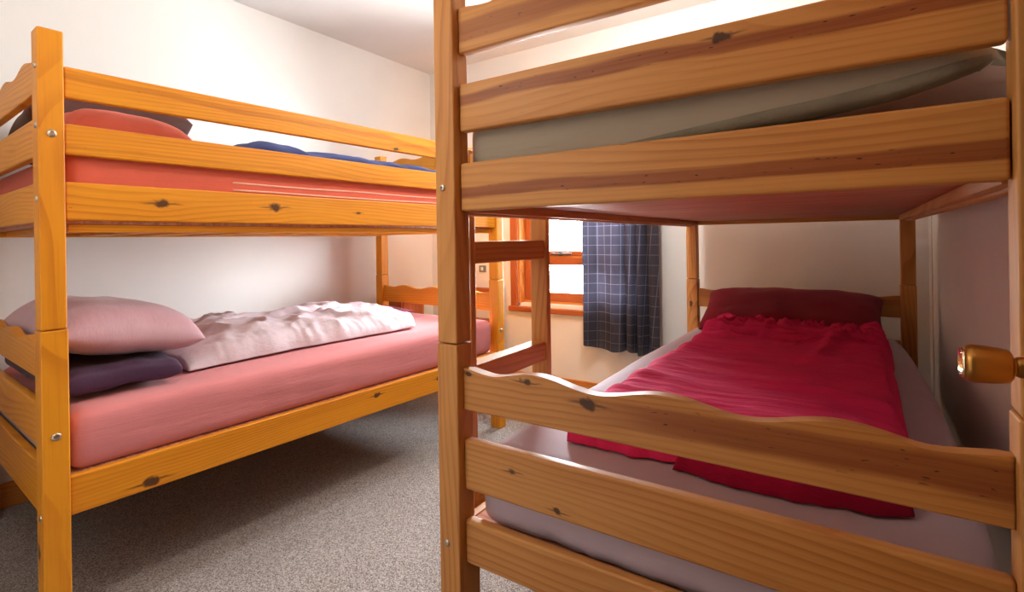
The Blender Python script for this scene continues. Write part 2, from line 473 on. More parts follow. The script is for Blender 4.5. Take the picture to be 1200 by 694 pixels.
# ------------------------------------------------------------------ room shell
XW, XE, YN, YS, ZC = -2.8207, 0.2827, 3.0646, -1.7, 2.365
WIN = (-2.005, -1.09, 0.585, 1.95)         # opening in the far wall
def struct(name, mat, lo, hi):
    o = box(name, mat, lo, hi); o['kind'] = 'structure'; return o
struct('floor', M_CARPET, (XW - 0.2, YS - 0.2, -0.1), (XE + 0.2, YN + 0.25, 0.0))
struct('ceiling', M_CEIL, (XW - 0.2, YS - 0.2, ZC), (XE + 0.2, YN + 0.25, ZC + 0.1))
struct('wall_left', M_WALL, (XW - 0.2, YS - 0.2, 0), (XW, YN + 0.25, ZC))
struct('wall_right', M_WALL, (XE, YS - 0.2, 0), (XE + 0.2, YN + 0.25, ZC))
M_HALL = plain_material('hall_paint', (0.34, 0.27, 0.21), 0.9)
struct('wall_hall', M_HALL, (-0.70, YS - 0.2, 0), (XE, YS, ZC))
struct('wall_hall_left', M_HALL, (-0.80, YS - 0.2, 0), (-0.70, -0.24, ZC))
def near_wall():
    bm = bmesh.new()
    for lo, hi in (((XW, -0.24, 0), (-0.58, -0.12, ZC)), ((-0.58, -0.24, 2.03), (XE, -0.12, ZC)), ((0.215, -0.24, 0), (XE, -0.12, 2.03))):
        r = bmesh.ops.create_cube(bm, size=1.0)
        for v in r['verts']:
            v.co = Vector([(a + b) / 2 + c * (b - a) for a, b, c in zip(lo, hi, v.co)])
    o = mesh_obj('wall_near', bm, M_WALL); o['kind'] = 'structure'
near_wall()
def far_wall():
    bm = bmesh.new()
    x0, x1, z0, z1 = WIN; y0, y1 = YN, YN + 0.25
    for lo, hi in (((XW, y0, 0), (x0, y1, ZC)), ((x1, y0, 0), (XE, y1, ZC)), ((x0, y0, 0), (x1, y1, z0)), ((x0, y0, z1), (x1, y1, ZC))):
        r = bmesh.ops.create_cube(bm, size=1.0)
        for v in r['verts']:
            v.co = Vector([(a + b) / 2 + c * (b - a) for a, b, c in zip(lo, hi, v.co)])
    o = mesh_obj('wall_far', bm, M_WALL); o['kind'] = 'structure'
far_wall()
# skirting boards
def skirting(name, lo, hi, axis):
    o = timber(name, lo, hi, axis, Matrix(), None, T_SKIRT, 0.004); o['kind'] = 'structure'; return o
skirting('baseboard_far', (XW, YN - 0.016, 0), (XE, YN, 0.098), 'x')
skirting('baseboard_left', (XW, -0.12, 0), (XW + 0.016, YN - 0.017, 0.098), 'y')
# boxed pipe in the far right corner
struct('trim_1', M_WALL, (XE - 0.004, YN - 0.10, 0), (XE, YN, ZC))

# ------------------------------------------------------------------ window
def build_window():
    x0, x1, z0, z1 = WIN
    w = empty('window_1', T((-1.5, YN, z0))); w['kind'] = 'structure'
    I = Matrix(); y = YN
    cw = 0.055
    timber('casing', (x0 - cw, y - 0.016, z0 - 0.03), (x0, y, z1 + cw), 'z', I, w, T_RED, 0.004)
    timber('casing', (x1, y - 0.016, z0 - 0.03), (x1 + cw, y, z1 + cw), 'z', I, w, T_RED, 0.004)
    timber('casing', (x0, y - 0.016, z1), (x1, y, z1 + cw), 'x', I, w, T_RED, 0.004)
    timber('sill', (x0 - cw - 0.012, y - 0.034, 0.526), (x1 + cw + 0.012, y + 0.06, 0.562), 'x', I, w, T_RED, 0.005)
    # lining of the reveal
    timber('jamb', (x0, y, z0 - 0.02), (x0 + 0.018, y + 0.10, z1), 'z', I, w, T_SKIRT, 0.002)
    timber('jamb', (x1 - 0.018, y, z0 - 0.02), (x1, y + 0.10, z1), 'z', I, w, T_SKIRT, 0.002)
    timber('head', (x0 + 0.018, y, z1 - 0.018), (x1 - 0.018, y + 0.10, z1), 'x', I, w, T_SKIRT, 0.002)
    # lower fixed sash and upper top-hung sash
    ys, ye = y + 0.060, y + 0.100
    a, b = x0 + 0.018, x1 - 0.018
    sw = 0.052
    for nm, za, zb, y0_, y1_, rb, rt in (('sash', 0.600, 0.900, ys, ye, 0.062, 0.048), ('sash', 0.915, z1 - 0.018, ys + 0.012, ye + 0.012, 0.034, 0.05)):
        s = timber(nm, (a, y0_, za), (a + sw, y1_, zb), 'z', I, w, T_RED, 0.004)
        timber('stile', (b - sw, y0_, za), (b, y1_, zb), 'z', I, s, T_RED, 0.004)
        timber('rail', (a + sw, y0_, za), (b - sw, y1_, za + rb), 'x', I, s, T_RED, 0.004)
        timber('rail', (a + sw, y0_, zb - rt), (b - sw, y1_, zb), 'x', I, s, T_RED, 0.004)
        mid = (a + b) / 2
        box('pane', M_GLASS, (a + sw - 0.004, y0_ + 0.018, za + rb - 0.004), (b - sw + 0.004, y0_ + 0.022, zb - rt + 0.004), s, I)
    # ledge below and between the sashes, and the stay arm
    timber('ledge', (a, y + 0.055, 0.565), (b, y + 0.12, 0.600), 'x', I, w, T_SKIRT, 0.003)
    timber('transom', (a, ys + 0.004, 0.900), (b, ye + 0.02, 0.915), 'x', I, w, T_SKIRT, 0.002)
    st = box('stay', M_DARKMETAL, (-1.76, y + 0.040, 0.922), (-1.60, y + 0.052, 0.936), w, I, 0.003)
    box('stay_hook', M_DARKMETAL, (-1.70, y + 0.050, 0.916), (-1.685, y + 0.075, 0.948), st, I, 0.002)
    box('curtain_track', M_WHITEPLASTIC, (x0 - 0.08, y - 0.100, 1.992), (x1 + 0.12, y - 0.080, 2.012), w, I, 0.003)
    for xx in (x0 - 0.04, x1 + 0.08):
        box('track_bracket', M_WHITEPLASTIC, (xx, y - 0.085, 1.997), (xx + 0.02, y, 2.03), w, I, 0.002)
build_window()

def build_curtain():
    bm = bmesh.new(); uvl = bm.loops.layers.uv.new('UVMap')
    N, K = 150, 40
    x0, x1, zt, zb = -1.464, -0.960, 1.99, 0.350
    rows = []
    for k in range(K + 1):
        q = k / K; z = zt + (zb - zt) * q
        row = []; arc = 0; last = None
        for i in range(N + 1):
            s = i / N
            flare = 0.012 * (q - 0.55)
            x = x0 - flare + (x1 + flare * 0.6 - x0 + flare) * s
            a = 0.020 + 0.010 * q
            ph = 2 * PI * (4.6 * s + 0.42 * math.sin(2 * PI * s * 1.3 + 0.6) + 0.05 * math.sin(5 * q))
            yy = YN - 0.090 + a * math.sin(ph) + 0.006 * math.sin(2.3 * ph + 1.0) * q
            zz = z + (0.010 * math.sin(ph * 0.5) - 0.016 * s) * q * q
            p = Vector((x + 0.009 * math.cos(ph) , yy, zz))
            if last is not None: arc += (Vector((p.x, p.y, 0)) - Vector((last.x, last.y, 0))).length
            last = p
            row.append((bm.verts.new(p), arc))
        rows.append(row)
    for k in range(K):
        for i in range(N):
            q = [rows[k][i], rows[k + 1][i], rows[k + 1][i + 1], rows[k][i + 1]]
            f = bm.faces.new([v for v, _ in q])
            for lp, (v, arc) in zip(f.loops, q): lp[uvl].uv = (arc, v.co.z)
    g = bmesh.ops.solidify(bm, geom=bm.faces[:], thickness=0.0015)
    o = mesh_obj('curtain', bm, M_PLAID, smooth=True)
    tag(o, 'navy blue plaid curtain hanging at the right of the window', 'curtain')
build_curtain()

# ------------------------------------------------------------------ bunk beds
def bunk(B, W, L, pw, pd, tone, label, z, near, side_lo, side_up, guards, ladder=None, opts=None):
    """Bunk in local x -W..0, y 0..L (origin at the near right post's outer corner).
    z: dict of heights of the end boards (bottom, top)."""
    opts = opts or {}
    b = empty('bunk_bed', B @ T((-W / 2, L / 2, 0)))
    tag(b, label, 'bunk bed', 'pine bunk beds')
    JZ, TOP = 0.8134, opts.get('top', 1.599)
    kn = opts.get('knots', {}); bands = opts.get('bands', {})
    posts = {}
    for sx, x0 in (('r', -pw), ('l', -W)):
        for sy, y0 in (('n', 0.0), ('f', L - pd)):
            k = sx + sy
            lowp = timber('post', (x0, y0, 0), (x0 + pw, y0 + pd, JZ - 0.001), 'z', B, b, tone, 0.004, bands.get(k + '0', (0, 0, 0)), kn.get(k + '0', ()))
            e = 0.0016
            upp = timber('post', (x0 + e, y0 + e, JZ + 0.001), (x0 + pw - e, y0 + pd - e, TOP), 'z', B, b, tone, 0.004, bands.get(k + '1', (0, 0, 0)), kn.get(k + '1', ()))
            posts[k] = (lowp, upp)
            cx, cy = x0 + pw / 2, y0 + pd / 2
            zl, zu = opts.get('bolt_z', (0.40, 1.143))
            br = opts.get('bolt_r', 0.0075)
            face = opts.get('bolt_face', 'end')
            dx = opts.get('bolt_dx', 0.0)
            if face == 'end':
                yy, d = (y0, -1) if sy == 'n' else (y0 + pd, 1)
                bolt(lowp, (cx + dx, yy, zl), (0, d, 0), br, B); bolt(upp, (cx + dx, yy + (e if sy == 'n' else -e), zu), (0, d, 0), br, B)
            else:
                xx, d = (x0 + pw, 1) if sx == 'r' else (x0, -1)
                bolt(lowp, (xx, cy, zl), (d, 0, 0), br, B); bolt(upp, (xx - e * d, cy, zu), (d, 0, 0), br, B)
                if sy == 'n':
                    for zz in (1.50, 1.345, 1.155): bolt(upp, (cx + 0.012, y0 + e, zz), (0, -1, 0), br * 0.75, B)
                    bolt(lowp, (cx + 0.012, y0, 0.33), (0, -1, 0), br * 0.75, B)
    # end boards
    for end in ('near', 'far'):
        zz = z[end]
        y0 = 0.018 if end == 'near' else L - 0.018 - 0.024
        y1 = y0 + 0.024
        for key, (za, zb) in zz.items():
            lo, hi = (-W + pw, y0, za), (-pw, y1, zb)
            kk = end + '_' + key
            if key.startswith('wave'):
                wave_board('wavy_end_board', lo, hi, B, b, tone, bands.get(kk, (0, 0, 0)), kn.get(kk, ()), opts.get('amp', 0.009))
            else:
                timber('end_board', lo, hi, 'x', B, b, tone, 0.005, bands.get(kk, (0, 0, 0)), kn.get(kk, ()))
    # side rails
    for sx, xa in (('r', -0.012 - 0.024), ('l', -W + 0.012)):
        lo_, hi_ = side_lo
        timber('side_rail', (xa, pd, lo_), (xa + 0.024, L - pd, hi_), 'y', B, b, tone, 0.005, bands.get('side_lo_' + sx, (0, 0, 0)), kn.get('side_lo_' + sx, ()))
        lo_, hi_ = side_up
        timber('side_rail', (xa, pd, lo_), (xa + 0.024, L - pd, hi_), 'y', B, b, tone, 0.005, bands.get('side_up_' + sx, (0, 0, 0)), kn.get('side_up_' + sx, ()))
        for i, (za, zb) in enumerate(guards.get(sx, ())):
            timber('guard_rail', (xa, pd, za), (xa + 0.024, L - pd, zb), 'y', B, b, tone, 0.005, bands.get('guard%d_%s' % (i, sx), (0, 0, 0)), kn.get('guard%d_%s' % (i, sx), ()))
    # bearers and base panels under both mattresses
    pl, pu = opts['panel']
    for zt_, srail in ((pl, side_lo), (pu, side_up)):
        for xa in (-0.038 - 0.02, -W + 0.038):
            timber('bearer', (xa, pd + 0.01, zt_ - 0.034), (xa + 0.02, L - pd - 0.01, zt_ - 0.012), 'y', B, b, tone, 0.002)
        p = box('base_panel', M_PLY, (-W + 0.0375, 0.046, zt_ - 0.011), (-0.0375, L - 0.046, zt_), b, B, 0.001)
        p['label'] = 'reddish plywood base panel'
    for zt_ in (pl, pu):
        if opts.get('slats_under'):
            n = 9
            for i in range(n):
                yy = 0.12 + (L - 0.24) * i / (n - 1)
                timber('slat', (-W + 0.05, yy - 0.035, zt_ - 0.030), (-0.05, yy + 0.035, zt_ - 0.0115), 'x', B, b, tone, 0.002)
    return b

# left bunk, turned a little against the left wall
PHI = -0.0576
BL = T((-1.7355, 0.4181, 0)) @ Matrix.Rotation(PHI, 4, 'Z')
WL, LL, PWL, PDL = 1.0402, 1.9253, 0.0628, 0.057
left_ends = dict(
    near=dict(wave_up=(1.452, 1.556), up1=(1.279, 1.384), up2=(1.099, 1.206), wave_lo=(0.670, 0.776), lo1=(0.480, 0.598), lo2=(0.295, 0.432)),
    far=dict(wave_up=(1.462, 1.562), up1=(1.279, 1.384), up2=(1.097, 1.174), wave_lo=(0.640, 0.752), lo1=(0.470, 0.570), lo2=(0.300, 0.420)))
bunk(BL, WL, LL, PWL, PDL, T_LEFT, 'golden pine bunk bed with pink lower mattress against the left wall', left_ends, None,
     (0.3127, 0.4176), (1.0998, 1.2037), {'r': ((1.2769, 1.3590), (1.4282, 1.5115))},
     opts=dict(panel=(0.4170, 1.1030), bolt_z=(0.536, 1.326), bolt_face='side', bolt_r=0.0105, top=1.599, slats_under=True, bands={'guard1_r': (0.008, 0.012, 0.40), 'guard0_r': (-0.02, 0.008, 0.25)},
               knots={'side_up_r': ((-0.68, 0.004, 0.016), (-0.33, 0.006, 0.017), (0.02, 0.0, 0.008)),
                      'guard1_r': ((0.22, -0.03, 0.010),), 'side_lo_r': ((-0.72, -0.03, 0.018), (0.1, 0.02, 0.012), (0.46, 0.01, 0.011)),
                      'rn0': ((-0.17, 0.012, 0.018),)}))

# right bunk, foot end towards the camera
XR = 0.2103
BR = T((XR, 0.8211, 0))
WR, LR, PWR, PDR = 0.9578, 1.9925, 0.0561, 0.0525
right_ends = dict(
    near=dict(wave_up=(1.4241, 1.527), up1=(1.2591, 1.3591), up2=(1.0925, 1.1929), wave_lo=(0.6742, 0.770), lo1=(0.5074, 0.6127), lo2=(0.3527, 0.4441)),
    far=dict(wave_up=(1.424, 1.527), up1=(1.259, 1.359), up2=(1.0935, 1.193), wave_lo=(0.670, 0.772), lo1=(0.480, 0.570), lo2=(0.340, 0.440)))
right = bunk(BR, WR, LR, PWR, PDR, T_RIGHT, 'tan pine bunk bed with ladder, foot end nearest the camera', right_ends, None,
     (0.3127, 0.4176), (1.0860, 1.1900), {},
     opts=dict(panel=(0.4170, 1.1250), bolt_z=(0.393, 1.143), bolt_face='end', bolt_r=0.0075, bolt_dx=-0.006, top=1.599,
               bands={'near_wave_up': (-0.012, 0.030, 0.75), 'near_up1': (0.016, 0.015, 0.95), 'near_up2': (-0.014, 0.016, 0.95),
                      'near_wave_lo': (0.004, 0.030, 0.9, -0.22), 'far_wave_lo': (0.02, 0.03, 0.4)},
               knots={'near_wave_lo': ((-0.135, 0.012, 0.013), (-0.265, 0.032, 0.010), (-0.410, 0.030, 0.006)),
                      'near_up1': ((0.10, 0.030, 0.010),), 'near_lo1': ((-0.30, 0.012, 0.008), (-0.20, -0.038, 0.008)),
                      'lf0': ((0.28, 0.006, 0.012),)}))
# ladder on the left side of the right bunk
lx1, lx0 = -0.7560, -0.8130
for y0 in (0.951, 1.310):
    timber('ladder_rail', (lx0, y0, 0.0), (lx1, y0 + 0.022, 1.247), 'z', Matrix(), right, T_RIGHT, 0.004)
for zt_ in (1.029, 0.730, 0.430):
    timber('rung', (lx0 + 0.005, 0.973, zt_ - 0.055), (lx1 - 0.007, 1.310, zt_), 'y', Matrix(), right, T_RIGHT, 0.004)
timber('ladder_hook', (lx1, 0.953, 1.194), (-0.7240, 0.971, 1.235), 'x', Matrix(), right, T_RIGHT, 0.003)
timber('ladder_hook', (lx1, 1.312, 1.194), (-0.7240, 1.330, 1.235), 'x', Matrix(), right, T_RIGHT, 0.003)

# ------------------------------------------------------------------ bedding, left bunk (local coords in BL)
def cushion(name, mat, lo, hi, r, seg, B, disp=None):
    c = [(a + b) / 2 for a, b in zip(lo, hi)]; h = [(b - a) / 2 for a, b in zip(lo, hi)]
    return mesh_obj(name, cushion_bm(h, r, seg, disp), mat, B @ T(c), smooth=True)

def pink_disp(p, n):
    q = p.copy()
    side = max(0.0, n.x) if abs(n.z) < 0.95 else 0.0
    if n.x > 0.3:      # stretched folds running along the front side
        a = noise.noise(Vector((p.y * 1.3, (p.z + 0.10 * p.y) * 34, 1.7)))
        q.x += 0.0050 * a * n.x
        q.x -= 0.010 * max(0, -p.z / 0.09) * n.x
    if n.z > 0.5: q.z += 0.003 * fbm(Vector((p.x * 3, p.y * 3, 2)))
    q.z += 0.016 * (p.y / 0.9) * (0.5 if p.z > 0 else 0)
    return q
m_pink = cushion('mattress', M_PINK, (-WL + 0.055, 0.062, 0.4180), (-0.020, LL - 0.075, 0.588), 0.035, 0.022, BL, pink_disp)
tag(m_pink, 'mattress in salmon pink fitted sheet on the lower left bunk', 'mattress', 'bunk mattresses')

pp = cushion('mattress_protector', M_DUVET, (-WL + 0.07, 0.046, 0.4180), (-0.075, 0.0615, 0.500), 0.006, 0.02, BL)
pp.parent = m_pink; pp.matrix_parent_inverse = WM[m_pink].inverted(); pp['label'] = 'pale mattress protector'
M = BL @ T((-0.47, 0.210, 0.624)) @ Matrix.Rotation(-0.02, 4, 'X')
o = mesh_obj('pillow', pillow_bm(0.37, 0.165, 0.052, 0.028, seed=3.0, wr=0.012, pw_=0.20), M_PURPLE, M, smooth=True)
tag(o, 'dark purple pillow flattened under the lilac pillow on the lower left bunk', 'pillow', 'bed pillows')
M = BL @ T((-0.455, 0.244, 0.742)) @ Matrix.Rotation(-0.15, 4, 'X') @ Matrix.Rotation(0.02, 4, 'Z')
o = mesh_obj('pillow', pillow_bm(0.345, 0.205, 0.105, 0.062, seed=8.0, wr=0.009), M_LILAC, M, smooth=True)
tag(o, 'puffy lilac satin pillow on top of the dark purple pillow', 'pillow', 'bed pillows')

def lilac_duvet(s, t, side):
    # s along the bed from the pillow to the foot, t from the wall to the front edge
    v = 0.425 + 1.265 * s
    f = -0.215 - 0.020 * math.sin(6 * s) - 0.52 * max(0, (s - 0.80) / 0.20) ** 1.5
    bk = -WL + 0.085
    u = bk + (f - bk) * t
    u += 0.012 * noise.noise(Vector((v * 9, t * 2, 4)))
    e = (max(0.0, 1 - (2 * t - 1) ** 4) ** 0.5) * (max(0.0, 1 - max(0, (s - 0.62) / 0.38) ** 2.4) ** 0.8) * min(1.0, (s / 0.14 + 0.10)) ** 0.5
    h = 0.098 * e * (1 - 0.22 * s)
    base = 0.5905 + 0.014 * s
    if side == 0: return Vector((u, v, base + 0.001))
    d = Vector((v * 2.6 - u * 2.0, u * 4.5 + v * 1.1, 0.3))
    w = ridged(d * 1.5) ** 3 * 0.030 + ridged(d * 2.9 + Vector((3, 1, 0))) * 0.014 + fbm(d * 4) * 0.006
    pk = 0.006 * noise.noise(Vector((v * 42, t * 3, 0))) * max(0, (t - 0.72) / 0.28)
    return Vector((u, v, base + 0.006 + max(0.0, h + (w - 0.012) * e + pk)))
o = mesh_obj('duvet', sheet_bm(150, 64, lilac_duvet), M_DUVET, BL, smooth=True)
tag(o, 'crumpled pale lilac duvet rolled along the wall on the lower left bunk', 'duvet', 'duvets')

def corner_cloth(s, t, side):
    u = -0.93 + 0.30 * s; v = 1.708 + 0.115 * t
    e = math.sin(PI * s) ** 0.6 * math.sin(PI * t) ** 0.6
    z = 0.604 + (0.001 if side == 0 else 0.006 + 0.024 * e * (0.6 + 0.8 * ridged(Vector((u * 9, v * 14, 2)))) * (1 - 0.6 * s))
    return Vector((u, v, z))
o = mesh_obj('folded_cloth', sheet_bm(30, 20, corner_cloth), cloth_material('magenta_cloth', (0.42, 0.10, 0.24)), BL, smooth=True)
tag(o, 'small folded mauve cloth at the far corner of the pink mattress', 'cloth')

def coral_disp(p, n):
    q = p.copy()
    if abs(n.x) > 0.3: q.x += 0.003 * noise.noise(Vector((p.y * 1.2, p.z * 30, 5)))
    return q
m_coral = cushion('mattress', M_CORAL, (-WL + 0.045, 0.062, 1.1035), (-0.042, LL - 0.06, 1.300), 0.03, 0.03, BL, coral_disp)
tag(m_coral, 'mattress in coral red sheet on the upper left bunk', 'mattress', 'bunk mattresses')
for zz in (1.238, 1.212):
    bm = bmesh.new()
    S = 8; ring = []
    for yy in [0.50 + (LL - 0.60) * i / 30 for i in range(31)]:
        ring.append([bm.verts.new((-0.0425 + 0.0042 * math.cos(2 * PI * k / S), yy, zz + 0.003 * noise.noise(Vector((yy * 3, zz * 40, 0))) + 0.0042 * math.sin(2 * PI * k / S))) for k in range(S)])
    for a, b_ in zip(ring, ring[1:]):
        for k in range(S): bm.faces.new((a[k], a[(k + 1) % S], b_[(k + 1) % S], b_[k]))
    bm.faces.new(ring[0]); bm.faces.new(ring[-1][::-1])
    p = mesh_obj('piping', bm, M_PIPING, BL, m_coral, smooth=True); p['label'] = 'pale coral piping'

M = BL @ T((-0.30, 0.255, 1.374)) @ Matrix.Rotation(0.10, 4, 'Y') @ Matrix.Rotation(-0.05, 4, 'X')
o = mesh_obj('pillow', pillow_bm(0.215, 0.175, 0.085, 0.060, seed=12.0), M_CORAL, M, smooth=True)
tag(o, 'coral red pillow behind the guard rails of the upper left bunk', 'pillow', 'bed pillows')
M = BL @ T((-0.745, 0.325, 1.462)) @ Matrix.Rotation(-0.20, 4, 'Y') @ Matrix.Rotation(0.06, 4, 'X')
o = mesh_obj('pillow', pillow_bm(0.225, 0.26, 0.14, 0.11, seed=16.0, wr=0.014), M_BROWN, M, smooth=True)
tag(o, 'dark brown pillow behind the coral pillow on the upper left bunk', 'pillow', 'bed pillows')

def blue_blanket(s, t, side):
    v = 0.62 + 1.20 * s; u = -WL + 0.10 + (WL - 0.10 - 0.13) * t
    u += 0.02 * noise.noise(Vector((v * 5, t, 7)))
    e = (max(0.0, 1 - (2 * t - 1) ** 4) ** 0.5) * (max(0.0, 1 - (2 * s - 1) ** 8) ** 0.5)
    lump = 0.050 * math.exp(-((s - 0.10) / 0.07) ** 2)
    h = (0.128 - 0.004 * s + lump * 0.6) * e + 0.014 * ridged(Vector((v * 7, u * 6, 1))) * e
    return Vector((u, v, 1.3005 if side == 0 else 1.304 + max(0.0, h)))
o = mesh_obj('blanket', sheet_bm(90, 40, blue_blanket), M_BLUE, BL, smooth=True)
tag(o, 'crumpled royal blue blanket on the upper left bunk', 'blanket')

# ------------------------------------------------------------------ bedding, right bunk (world coords)
def lav_disp(p, n):
    q = p.copy()
    bulge = 0.030 * math.sin(PI * min(1, max(0, (p.y + 0.90) / 1.8))) ** 0.5
    if n.x > 0.2: q.x += bulge * 1.3 * n.x * (1 if p.z > -0.06 else 0.4)
    if n.x < -0.2: q.x += bulge * 0.7 * n.x
    if n.y < -0.2:     # gathered lower hem and soft folds on the front
        q.y += 0.009 * noise.noise(Vector((p.x * 8 + p.z * 22, p.z * 10, 3)))
        q.y += 0.009 * max(0, -p.z / 0.08) * noise.noise(Vector((p.x * 38, p.z * 9, 9)))
    if n.z > 0.5: q.z += 0.004 * fbm(Vector((p.x * 4, p.y * 2.5, 6)))
    return q
m_lav = cushion('mattress', M_LAVENDER, (-0.685, 0.872, 0.4180), (0.148, 2.752, 0.586), 0.045, 0.022, Matrix(), lav_disp)
tag(m_lav, 'mattress in pale lavender sheet on the lower right bunk', 'mattress', 'bunk mattresses')

def crimson_duvet(s, t, side):
    # s from foot to head, t from left to right
    y = 0.995 + 1.455 * s
    xl = -0.560 + 0.035 * s + 0.010 * noise.noise(Vector((y * 6, 0, 1)))
    xr = 0.085 + 0.012 * noise.noise(Vector((y * 5, 3, 1))) + 0.010 * s
    x = xl + (xr - xl) * t
    y += 0.030 * max(0, 1 - s / 0.15) * (t - 0.25) + (0.018 * noise.noise(Vector((x * 9, 0, 5))) + 0.008 * noise.noise(Vector((x * 30, 0, 5)))) * max(0, 1 - s / 0.2)
    cq = max(0.0, 1 - s / 0.09)
    x = x + (0.5 * (xl + xr) - x) * 0.10 * cq * cq * abs(2 * t - 1) ** 2
    el = min(1.0, t / 0.10) ; er = min(1.0, (1 - t) / 0.07); ef = min(1.0, s / 0.045); eh = min(1.0, (1 - s) / 0.05)
    rnd = lambda q: math.sqrt(max(0.0, 1 - (1 - q) ** 2))
    e = rnd(el) * rnd(er) * rnd(ef) * rnd(eh)
    h = 0.062 * e * (1.0 + 0.10 * math.exp(-(s / 0.1) ** 2))
    w = 0.0045 * noise.noise(Vector((x * 3, y * 38 + 3 * x, 2))) + 0.010 * fbm(Vector((x * 3.5, y * 4.5, 8))) + 0.010 * ridged(Vector((x * 2.0 + 1, y * 6.5 + x * 2, 5))) ** 2
    hd = max(0.0, (s - 0.66) / 0.34)                     # bunched folds near the pillow
    w += 0.016 * math.exp(-((x + 0.10 + 0.03 * math.sin(y * 5)) / 0.022) ** 2) * max(0.0, 1 - abs(y - 2.0) / 0.35)
    w += (0.044 * ridged(Vector((x * 8.0 + 2.5 * noise.noise(Vector((x * 4, y * 5, 2))), y * 13, 4))) ** 2 + 0.010 * ridged(Vector((x * 17, y * 21, 7))) - 0.006) * min(1.0, hd * 2.0)
    w += 0.010 * math.sin(s * 150 + 6 * noise.noise(Vector((x * 5, s * 8, 3)))) * max(0.0, 1 - s / 0.08)
    w += 0.020 * ridged(Vector((x * 6, y * 30, 6))) * max(0.0, 1 - s / 0.10)
    w += 0.006 * ridged(Vector((x * 15, y * 9, 1))) * max(0.0, (t - 0.45) / 0.55) * (1 - hd)
    return Vector((x, y, 0.5915 if side == 0 else 0.594 + max(0.0, h + w * min(1.0, e * 1.4))))
o = mesh_obj('duvet', sheet_bm(170, 90, crimson_duvet), M_CRIMSON, smooth=True)
tag(o, 'crimson red duvet spread over the lower right bunk', 'duvet', 'duvets')
def crimson_hem(s, t, side):
    # folded underside showing along the foot edge
    x = -0.295 + 0.365 * s
    y = 0.957 + 0.10 * t + 0.020 * noise.noise(Vector((x * 11, 0, 2))) + 0.010 * noise.noise(Vector((x * 32, 4, 2))) + (0.05 * s ** 4 + 0.03 * (1 - s) ** 6) * (1 - t)
    e = (max(0.0, 1 - (2 * t - 1) ** 4) ** 0.5) * (max(0.0, 1 - (2 * s - 1) ** 8) ** 0.5)
    return Vector((x, y, 0.5905 if side == 0 else 0.592 + e * (0.024 + 0.018 * ridged(Vector((x * 9 + y * 12, y * 34 + x * 5, 0))) ** 2 + 0.011 * math.sin(t * 17 + 5 * noise.noise(Vector((x * 6, t * 2, 3)))))))
h = mesh_obj('folded_hem', sheet_bm(110, 22, crimson_hem), cloth_material('shaded_crimson_hem', (0.42, 0.012, 0.055), 0.6, 0.9, 900, 0.0, (10, 40, 20), 0.05, 0.9), Matrix(), o, smooth=True)  # duvet crimson darkened, the hem's shade is painted into its colour
h['label'] = 'bunched crimson hem'

M = T((-0.265, 2.612, 0.682)) @ Matrix.Rotation(0.50, 4, 'X')
o = mesh_obj('pillow', pillow_bm(0.372, 0.160, 0.066, 0.045, seed=21.0, wr=0.012, sag=0.010, pw_=0.42), M_CRIMSON_D, M, smooth=True)
tag(o, 'dark crimson pillow leaning on the headboard of the lower right bunk', 'pillow', 'bed pillows')

def beige_bottom(x):
    k = [(-0.70, 1.1275), (-0.45, 1.140), (-0.33, 1.172), (-0.05, 1.2015), (0.05, 1.214), (0.10, 1.227), (0.135, 1.240), (0.150, 1.252)]
    for (a, za), (b, zb) in zip(k, k[1:]):
        if x <= b: return za + (zb - za) * max(0, (x - a) / (b - a))
    return k[-1][1]
def beige_top(x):
    return 1.298 - 0.03 * max(0.0, (x - 0.02) / 0.13) ** 2 - 0.012 * max(0, (-0.64 - x) / 0.055) ** 2
def beige_front(x, q):
    """front face: q 0 bottom edge .. 1 top edge"""
    r = 0.016 * (max(0, 1 - q / 0.14) ** 2 + max(0, (q - 0.80) / 0.20) ** 2) + 0.02 * max(0, (x - 0.10) / 0.05) ** 2 + 0.02 * max(0, (-0.66 - x) / 0.035) ** 2
    return 0.868 + r + 0.0035 * noise.noise(Vector((x * 2.2, q * 3 - x * 2.5, 3)))
def build_beige():
    bm = bmesh.new(); N = 70
    qs = [i / 14 for i in range(15)]
    cols = []
    for i in range(N + 1):
        x = -0.695 + 0.845 * i / N
        b0, t0 = beige_bottom(x), beige_top(x)
        c = [Vector((x, beige_front(x, q), b0 + (t0 - b0) * q)) for q in qs]
        back = [2.772, 2.772]
        c += [Vector((x, y, t0 + 0.006 * fbm(Vector((x * 3, y * 3, 1))))) for y in (0.95, 1.2, 1.6, 2.0, 2.6)] + [Vector((x, 2.772, t0 - 0.02))]
        c += [Vector((x, 2.772, b0 + 0.01))] + [Vector((x, y, b0)) for y in (2.6, 2.2, 1.7, 1.3, 1.05, 0.955, 0.92, 0.895)]
        for p in c:
            q = min(1.0, max(0.0, (p.y - 0.92) / 0.10)) * min(1.0, max(0.0, (2.75 - p.y) / 0.12))
            p.x += 0.105 * q * max(0.0, (p.x + 0.05) / 0.20) ** 1.5
        cols.append([bm.verts.new(p) for p in c])
    n = len(cols[0])
    for a, b in zip(cols, cols[1:]):
        for k in range(n):
            f = bm.faces.new((a[k], b[k], b[(k + 1) % n], a[(k + 1) % n]))
            f.material_index = 1 if k >= n - 9 else 0
    bm.faces.new(cols[0]); bm.faces.new(cols[-1][::-1])
    return mesh_obj('mattress', bm, (M_BEIGE, M_UNDER), smooth=True, angle=1.0)
M_UNDER = cloth_material('pale_mattress_underside', (0.86, 0.68, 0.62), 0.97)
m_beige = build_beige()
tag(m_beige, 'bare grey-beige mattress curling up at one side on the upper right bunk', 'mattress', 'bunk mattresses')
